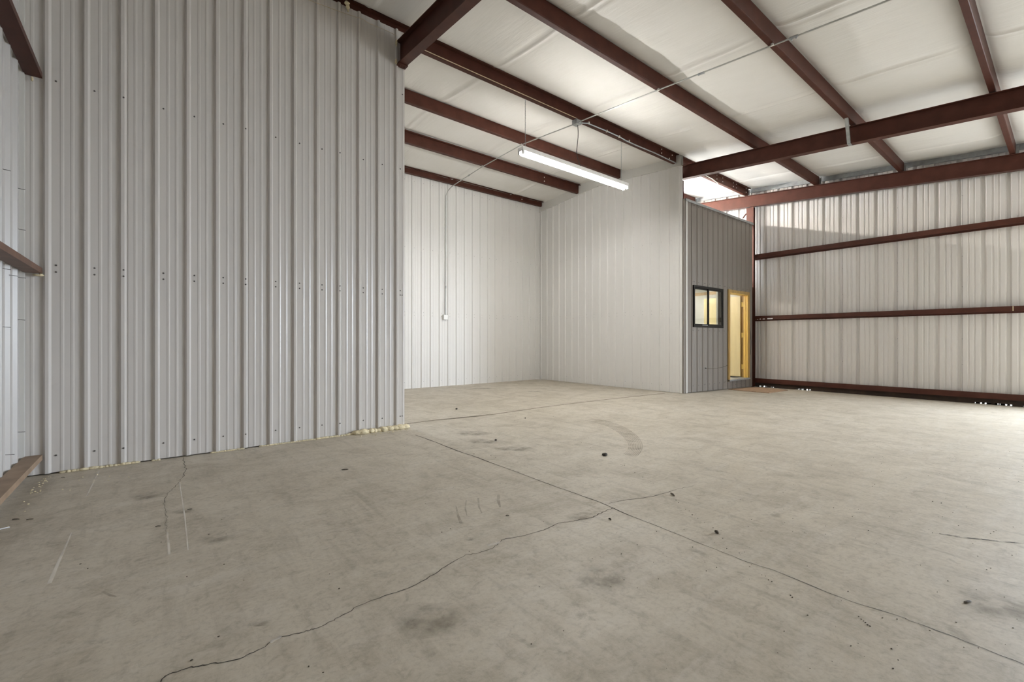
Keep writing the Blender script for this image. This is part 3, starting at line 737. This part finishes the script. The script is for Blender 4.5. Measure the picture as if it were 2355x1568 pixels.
# ================================================================== WINDOW AND DOOR
y0, y1 = YO - .03, YO + .05
wn = MB()
fw = .042
wn.box(WX0, WX1, y0, y1, WZ1 - fw, WZ1); wn.box(WX0, WX1, y0, y1, WZ0, WZ0 + fw); wn.box(WX0, WX0 + fw, y0, y1, WZ0 + fw, WZ1 - fw); wn.box(WX1 - .03, WX1, y0, y1, WZ0 + fw, WZ1 - fw)
wn = struct(wn.build('window_1', M['black']), 'dark framed sliding window in the office wall', 'window')
def sash(xa, xb, yy):
    b = MB(); s_ = .03
    b.box(xa, xb, yy, yy + .02, WZ1 - fw - s_, WZ1 - fw); b.box(xa, xb, yy, yy + .02, WZ0 + fw, WZ0 + fw + s_)
    b.box(xa, xa + s_, yy, yy + .02, WZ0 + fw + s_, WZ1 - fw - s_); b.box(xb - s_, xb, yy, yy + .02, WZ0 + fw + s_, WZ1 - fw - s_)
    o = b.build('sash', M['black'], parent=wn)
    p = MB().box(xa + s_, xb - s_, yy + .008, yy + .012, WZ0 + fw + s_, WZ1 - fw - s_); p.build('pane', M['glass'], parent=o)
xm = 9.275
sash(WX0 + .042, xm + .03, YO + .012); sash(xm - .03, WX1 - .03, YO - .022)
q = MB().box(xm - .24, xm - .03, YO - .004, YO + .01, WZ0 + fw, WZ0 + fw + .012); q.build('latch_track', M['pale'], parent=wn)

dr = MB()   # casing
cw = .085
dr.box(DX0 - cw, DX0, YO - .028, YO - .001, DZ0 - .035, DZ1 + .066); dr.box(DX1 + .015, DX1 + .085, YO - .028, YO - .001, DZ0 - .03, DZ1 + .066)
dr.box(DX0, DX1 + .015, YO - .028, YO - .001, DZ1 + .0, DZ1 + .066)
dr = struct(dr.build('door_1', M['pine_dark']), 'open yellow wooden door into the lit office', 'door')
q = MB(); q.box(DX0 - .015, DX0, YO - .02, YO + .13, DZ0, DZ1); q.box(DX1, DX1 + .018, YO - .02, YO + .13, DZ0, DZ1); q.box(DX0, DX1, YO - .02, YO + .13, DZ1 - .016, DZ1)
q.box(DX1 - .012, DX1, YO + .03, YO + .075, DZ0, DZ1 - .016); q.box(DX0, DX0 + .012, YO + .03, YO + .075, DZ0, DZ1 - .016)
jam = q.build('jamb', M['pine'], parent=dr)
q = MB().box(DX1 - .003, DX1, YO + .075, YO + .132, DZ0, DZ1 - .016); q.build('rebate_shade', M['pine_dark'], parent=dr)  # dark strip painted in for the shaded inner part of the jamb
q = MB(); q.box(DX0 - cw, DX1 + .05, YO - .055, YO + .14, DZ0 - .022, DZ0); q.box(DX0 - cw, DX1 + .05, YO - .06, YO - .055, DZ0 - .034, DZ0); q.build('threshold', M['galv_paint'], parent=dr)
lx0, lx1 = 11.048, 11.088
q = MB().box(lx0, lx1, YO + .135, YO + 1.045, DZ0 + .018, DZ1 - .022); leaf = q.build('door_leaf', M['birch'], parent=dr)
q = MB().box(lx0 + .001, lx1, YO + .1335, YO + .135, DZ0 + .018, DZ1 - .022); q.build('door_edge', M['pine_dark'], parent=leaf)
q = MB().tube([(lx0, YO + .98, 1.12), (lx0 - .05, YO + .98, 1.12)], .012, 8); q.blob((lx0 - .07, YO + .98, 1.12), .028, 0, 12, 8); q.build('knob', M['brass'], parent=leaf)
for z in (1.93, 1.19, .43):
    q = MB().tube([(DX1 - .016, YO + .116, z - .06), (DX1 - .016, YO + .116, z + .06)], .012, 10); q.box(DX1 - .006, DX1 - .0031, YO + .082, YO + .116, z - .055, z + .055); q.build('hinge', M['brass'], parent=dr)

# ================================================================== FOAM, BOARD AND LITTER
def foam_run(x0, x1, hgt, label, seed, bulge=1.0):
    rs = random.Random(seed); random.seed(seed); b = MB(); x = x0; z0 = .018
    while x < x1:
        r_ = hgt * rs.uniform(.55, 1.0); yy = YA - .012 - r_ * .35 * bulge
        zz = zf(x, YA) + r_ * .38
        b.blob((x, yy, zz), (r_ * rs.uniform(.8, 1.5), r_ * .75 * bulge, r_ * .62), .16, 9, 7); x += r_ * rs.uniform(.5, .95)
        if bulge > 1 and rs.random() < .5: b.blob((x, yy - r_ * .3, zf(x, YA) + r_ * .3), r_ * .5, .2, 8, 6)
    return tag(b.build('foam_bead', M['foam']), label, 'foam', 'foam along the partition foot')
foam_run(1.77, 2.38, .052, 'thick lumpy yellow foam bead at the free end of the partition', 5, 1.4)
foam_run(1.36, 1.74, .020, 'thin yellow foam bead just left of the thick lumpy one', 6)
foam_run(.82, 1.34, .014, 'flat cream foam seam under the middle of the partition', 8)
foam_run(.42, .68, .013, 'short cream foam seam under the partition, left of its middle', 9)
foam_run(-.56, -.10, .020, 'yellow foam bead by the left corner of the partition', 11)
foam_run(.0, .05, .015, 'tiny foam dab below a rib near the left corner', 12)
b = MB(); random.seed(21); b.blob((1.66, YA - .045, 4.715), (.022, .02, .03), .2); b.blob((1.65, YA - .05, 4.745), (.028, .025, .022), .2); b.blob((1.665, YA - .035, 4.69), (.012, .012, .02), .2)
tag(b.build('foam_lump', M['foam']), 'round foam lump squeezed out at the top of the tall partition', 'foam', 'foam lumps')
b = MB(); b.blob((2.226, YA - .03, 4.345), (.012, .02, .03), .2); b.blob((2.24, YA - .03, 4.325), (.018, .016, .014), .2)
tag(b.build('foam_lump', M['foam']), 'yellow foam at the lower flange where the rafter meets the partition', 'foam', 'foam lumps')
b = MB(); b.blob((2.228, YA - .035, 4.56), (.01, .02, .04), .2)
tag(b.build('foam_lump', M['foam']), 'yellow foam at the upper flange where the rafter meets the partition', 'foam', 'foam lumps')
b = MB(); b.blob((-.69, YA - .03, 1.572), (.03, .014, .009), .25); b.blob((-.675, YA - .03, 1.575), (.012, .014, .011), .25)
tag(b.build('foam_lump', M['foam']), 'crumb of foam under the mid girt end at the left corner', 'foam', 'foam lumps')
b = MB(); b.blob((-.722, YA - .03, 3.066), (.008, .01, .018), .25)
tag(b.build('foam_lump', M['foam']), 'small foam drip under the high girt at the left corner', 'foam', 'foam lumps')

# board on the floor by the office door
c = [(9.86, 4.80), (9.62, 3.95), (10.55, 3.86), (11.40, 4.70), (11.2, 4.82)]
c = [(10.076, 4.825), (10.022, 4.524), (9.993, 3.928), (11.093, 3.97), (11.203, 4.733)]
b = MB(); vs = [(x, y, zf(x, y) + .001) for x, y in c] + [(x, y, zf(x, y) + .014) for x, y in c]; n = len(c)
b.add(vs, [tuple(range(n))[::-1], tuple(range(n, 2 * n))] + [(i, (i + 1) % n, n + (i + 1) % n, n + i) for i in range(n)])
o = b.build('plywood_sheet', M['ply']); fix_normals(o); tag(o, 'thin brown board lying on the floor before the yellow door', 'board')

def on_floor(x, y, dz=0): return (x, y, zf(x, y) + dz)
def LEAF(x, y, l, w, rot, label):
    b = MB(); n_ = 9
    a = -.68 + rot; ca, sa_ = math.cos(a), math.sin(a)
    ring = []
    for k in range(n_):
        t = k / (n_ - 1); ww = w * math.sin(math.pi * (.06 + .88 * t)) * (1 + .25 * math.sin(9 * t)); cu = .0022 * math.sin(math.pi * t) + .001
        ring.append((l * (2 * t - 1), ww, cu))
    vs = []
    for u, ww, cu in ring:
        for v_, h_ in ((-ww, cu + .0008), (0, cu + .003), (ww, cu + .0008), (ww, cu), (0, cu + .0021), (-ww, cu)):
            vs.append((x + u * ca - v_ * sa_, y + u * sa_ + v_ * ca, zf(x, y) + h_ + .0006))
    fs = [(i * 6 + k, i * 6 + (k + 1) % 6, i * 6 + 6 + (k + 1) % 6, i * 6 + 6 + k) for i in range(n_ - 1) for k in range(6)]
    b.add(vs, fs + [tuple(range(6))[::-1], tuple(range((n_ - 1) * 6, n_ * 6))], 0, True)
    tag(b.build('dry_leaf', M['leaf']), label, 'leaf', 'dry leaves on the slab')
random.seed(31); b = MB(); b.blob(on_floor(3.271, 2.707, .011), (.030, .022, .014), .18, 12, 8); tag(b.build('loose_stone', M['stone']), 'dark stone on the floor beside the curved tyre mark', 'stone')
b = MB(); b.blob(on_floor(3.656, 5.936, 0.011000000000000001), (0.02, 0.016, 0.0124), .2, 9, 6); tag(b.build('pebble', M['stone']), 'small dark pebble alone on the floor in the lit bay', 'pebble', 'pebbles on the slab')
b = MB(); b.blob(on_floor(2.825, 3.803, 0.007700000000000001), (0.014, 0.011200000000000002, 0.00868), .2, 9, 6); tag(b.build('pebble', M['stone']), 'small dark pebble beside the greenish floor stain', 'pebble', 'pebbles on the slab')
b = MB(); b.blob(on_floor(3.974, 4.673, 0.0055000000000000005), (0.01, 0.008, 0.0062), .2, 9, 6); tag(b.build('pebble', M['stone']), 'tiny dark pebble near the bay threshold joint', 'pebble', 'pebbles on the slab')
LEAF(2.599, 0.266, 0.0232, 0.007, 0.35, 'long dark dry leaf lying near the bottom right')
LEAF(1.219, 3.701, 0.0261, 0.0112, 0.2, 'curled brown leaf on the floor before the partition')
LEAF(-0.629, 3.875, 0.0197, 0.0063, 0.1, 'dark leaf near the left floor edge, longer of two')
LEAF(-0.565, 3.822, 0.0151, 0.0056, 0.5, 'dark leaf near the left floor edge, right one of two')
LEAF(-0.535, 4.79, 0.0116, 0.0049, 0.3, 'small leaf scrap beside the left foam bead')
LEAF(1.687, 2.152, 0.0104, 0.0056, 0, 'small brown leaf scrap left of the crossing cracks')
LEAF(0.178, 3.445, 0.0128, 0.0042, 0.6, 'thin leaf scrap beside the crack at the left')
LEAF(0.021, 3.254, 0.0128, 0.0042, 0.4, 'thin brown leaf scrap below the crack at the left')
b = MB().tube([on_floor(2.814, 1.744, 0.006), on_floor(2.804, 1.722, 0.006600000000000001), on_floor(2.786, 1.7, 0.006)], [0.0048000000000000004, 0.006600000000000001, 0.0036], 7); tag(b.build('twig', M['leaf']), 'short black twig beside the thin crack', 'twig', 'twigs on the slab')
b = MB().tube([on_floor(2.447, 1.242, 0.008), on_floor(2.443, 1.2305000000000001, 0.0088), on_floor(2.431, 1.219, 0.008)], [0.0064, 0.0088, 0.0048], 7); tag(b.build('twig', M['leaf']), 'stubby black twig right of the crossing cracks', 'twig', 'twigs on the slab')
b = MB().tube([on_floor(2.128, 1.731, 0.005), on_floor(2.1295, 1.721, 0.0055000000000000005), on_floor(2.123, 1.711, 0.005)], [0.004, 0.0055000000000000005, 0.003], 7); tag(b.build('twig', M['leaf']), 'short pale-edged splinter under the crossing cracks', 'twig', 'twigs on the slab')
b = MB().tube([on_floor(-0.678, 3.725, .004), on_floor(-0.63, 3.737, .004)], .0035, 7); tag(b.build('thin_rod', M['pale']), 'thin pale rod on the floor at the left edge', 'rod')
GRIT = [(3.842, 4.327), (3.826, 4.226), (3.791, 4.107), (3.76, 3.956), (3.735, 3.908), (3.671, 3.732), (3.647, 3.568), (3.529, 3.323), (3.498, 3.243), (3.489, 3.199), (3.426, 3.053), (3.405, 2.999), (3.36, 2.899), (3.225, 2.599), (3.146, 2.427), (3.136, 2.401), (3.147, 2.392), (3.038, 2.206), (2.99, 2.098), (2.938, 1.988), (2.926, 1.958), (2.734, 1.656), (2.702, 1.62), (2.634, 1.529), (2.625, 1.499), (2.58, 1.454), (2.557, 1.405), (2.494, 1.279), (2.169, 0.884), (2.17, 0.869), (2.146, 0.846), (2.141, 0.831), (2.286, 1.034), (2.09, 0.738), (2.078, 0.727), (2.526, 1.347), (2.403, 1.179), (2.302, 1.045), (2.227, 0.955), (2.117, 0.496), (2.109, 0.489), (2.099, 0.48), (2.097, 0.472), (2.135, 0.516), (2.123, 0.505), (3.983, 4.891), (2.328, 3.473), (2.42, 3.332), (2.42, 3.259), (1.318, 2.205), (1.257, 2.196), (1.31, 1.447), (1.363, 1.584), (1.181, 1.171), (1.041, 1.191), (1.885, 1.261), (1.831, 1.41), (1.944, 1.5), (2.024, 2.671), (2.416, 2.552), (2.202, 1.454), (1.797, 1.947), (-0.271, 2.952), (-0.018, 2.548), (-0.238, 2.871), (0.1, 1.841), (0.185, 1.928), (0.399, 1.566), (0.626, 1.974), (0.631, 2.126), (0.264, 2.529), (0.119, 2.504), (0.033, 3.0), (0.317, 3.148), (0.238, 2.96), (2.001, 0.391), (1.949, 0.363), (2.243, 0.203), (2.5, 0.136), (2.313, 0.596), (2.197, 0.456), (2.23, 0.419), (2.772, 0.175), (2.761, 0.344), (4.043, 0.577), (4.045, 0.535), (3.392, 0.95), (3.142, 0.715), (2.979, 0.645)]
b = MB(); rg = random.Random(77); random.seed(5)
for x, y in GRIT:
    r_ = rg.uniform(.0016, .0034); b.blob((x, y, zf(x, y) + r_ * .5), (r_ * rg.uniform(.8, 1.8), r_ * rg.uniform(.8, 1.4), r_ * .6), .2, 6, 4, 0, False)
for i in range(330):
    x = rg.uniform(-.6, 8.0); y = rg.uniform(.1, 4.9)
    if rg.random() < .5: x = rg.uniform(1.5, 6); y = rg.uniform(.05, 1.6)
    if x * .78 - y * .625 > 1.15 * (x * .625 + y * .78): continue
    r_ = rg.uniform(.0008, .0024); b.blob((x, y, zf(x, y) + r_ * .5), (r_ * rg.uniform(.8, 2), r_ * rg.uniform(.8, 1.6), r_ * .6), .2, 5, 4, 0, False)
o = b.build('debris', M['leaf']); tag(o, 'scattered dark grit and crumbs all over the slab', 'debris'); o['kind'] = 'stuff'
b = MB()
for i in range(34):
    t = rg.random(); x = -.655 + rg.uniform(-.01, .05); y = 4.9 - 1.6 * t * rg.random()
    r_ = rg.uniform(.002, .0055); b.blob((x, y, zf(x, y) + r_ * .5), (r_ * 1.3, r_, r_ * .7), .25, 6, 4, 0, False)
for i in range(45):
    x = rg.uniform(1.75, 2.4); y = 4.9 - abs(rg.gauss(0, .05)); r_ = rg.uniform(.002, .006); b.blob((x, y, zf(x, y) + r_ * .5), r_, .25, 6, 4, 0, False)
for i in range(9):
    x = rg.uniform(-.55, -.1); y = rg.uniform(4.3, 4.85); r_ = rg.uniform(.002, .004); b.blob((x, y, zf(x, y) + r_ * .5), r_, .25, 6, 4, 0, False)
o = b.build('debris', M['foam']); tag(o, 'pale foam crumbs along the foot of the partition and left wall', 'debris'); o['kind'] = 'stuff'

# ================================================================== DAYLIGHT, CAMERA
w = bpy.data.worlds.new('World'); sc.world = w; w.use_nodes = True
nt = w.node_tree; bg = nt.nodes['Background']; bg.inputs[0].default_value = (.80, .89, 1.0, 1); bg.inputs[1].default_value = SKY
def portal(loc, rot, sx, sy):
    l = bpy.data.lights.new('daylight_portal', 'AREA'); l.shape = 'RECTANGLE'; l.size = sx; l.size_y = sy; l.cycles.is_portal = True
    o = bpy.data.objects.new('daylight_portal', l); C.objects.link(o); o.location = loc; o.rotation_euler = rot
portal((XR + .06, (DY0 + DY1) / 2, DH / 2), (0, math.pi / 2, 0), DH, DY1 - DY0)

cam = bpy.data.cameras.new('Camera'); co_ = bpy.data.objects.new('Camera', cam); C.objects.link(co_); sc.camera = co_
cam.sensor_fit = 'HORIZONTAL'; cam.sensor_width = 36; cam.lens = 36 * 1030.5167 / 2355
cam.shift_y = -2.274 / 2355; cam.clip_start = .02; cam.clip_end = 300
co_.location = (0, 0, CAM_Z); co_.rotation_euler = (math.pi / 2, 0, .8956 - math.pi / 2)
sc.view_settings.view_transform = 'Standard'; sc.view_settings.look = 'None'; sc.view_settings.gamma = 1
sc.view_settings.exposure = 0.0
sc.cycles.max_bounces = 10; sc.cycles.diffuse_bounces = 7; sc.cycles.glossy_bounces = 4; sc.cycles.transparent_max_bounces = 12
sc.cycles.caustics_reflective = False; sc.cycles.caustics_refractive = False; sc.cycles.sample_clamp_indirect = 8
sc.cycles.use_denoising = True
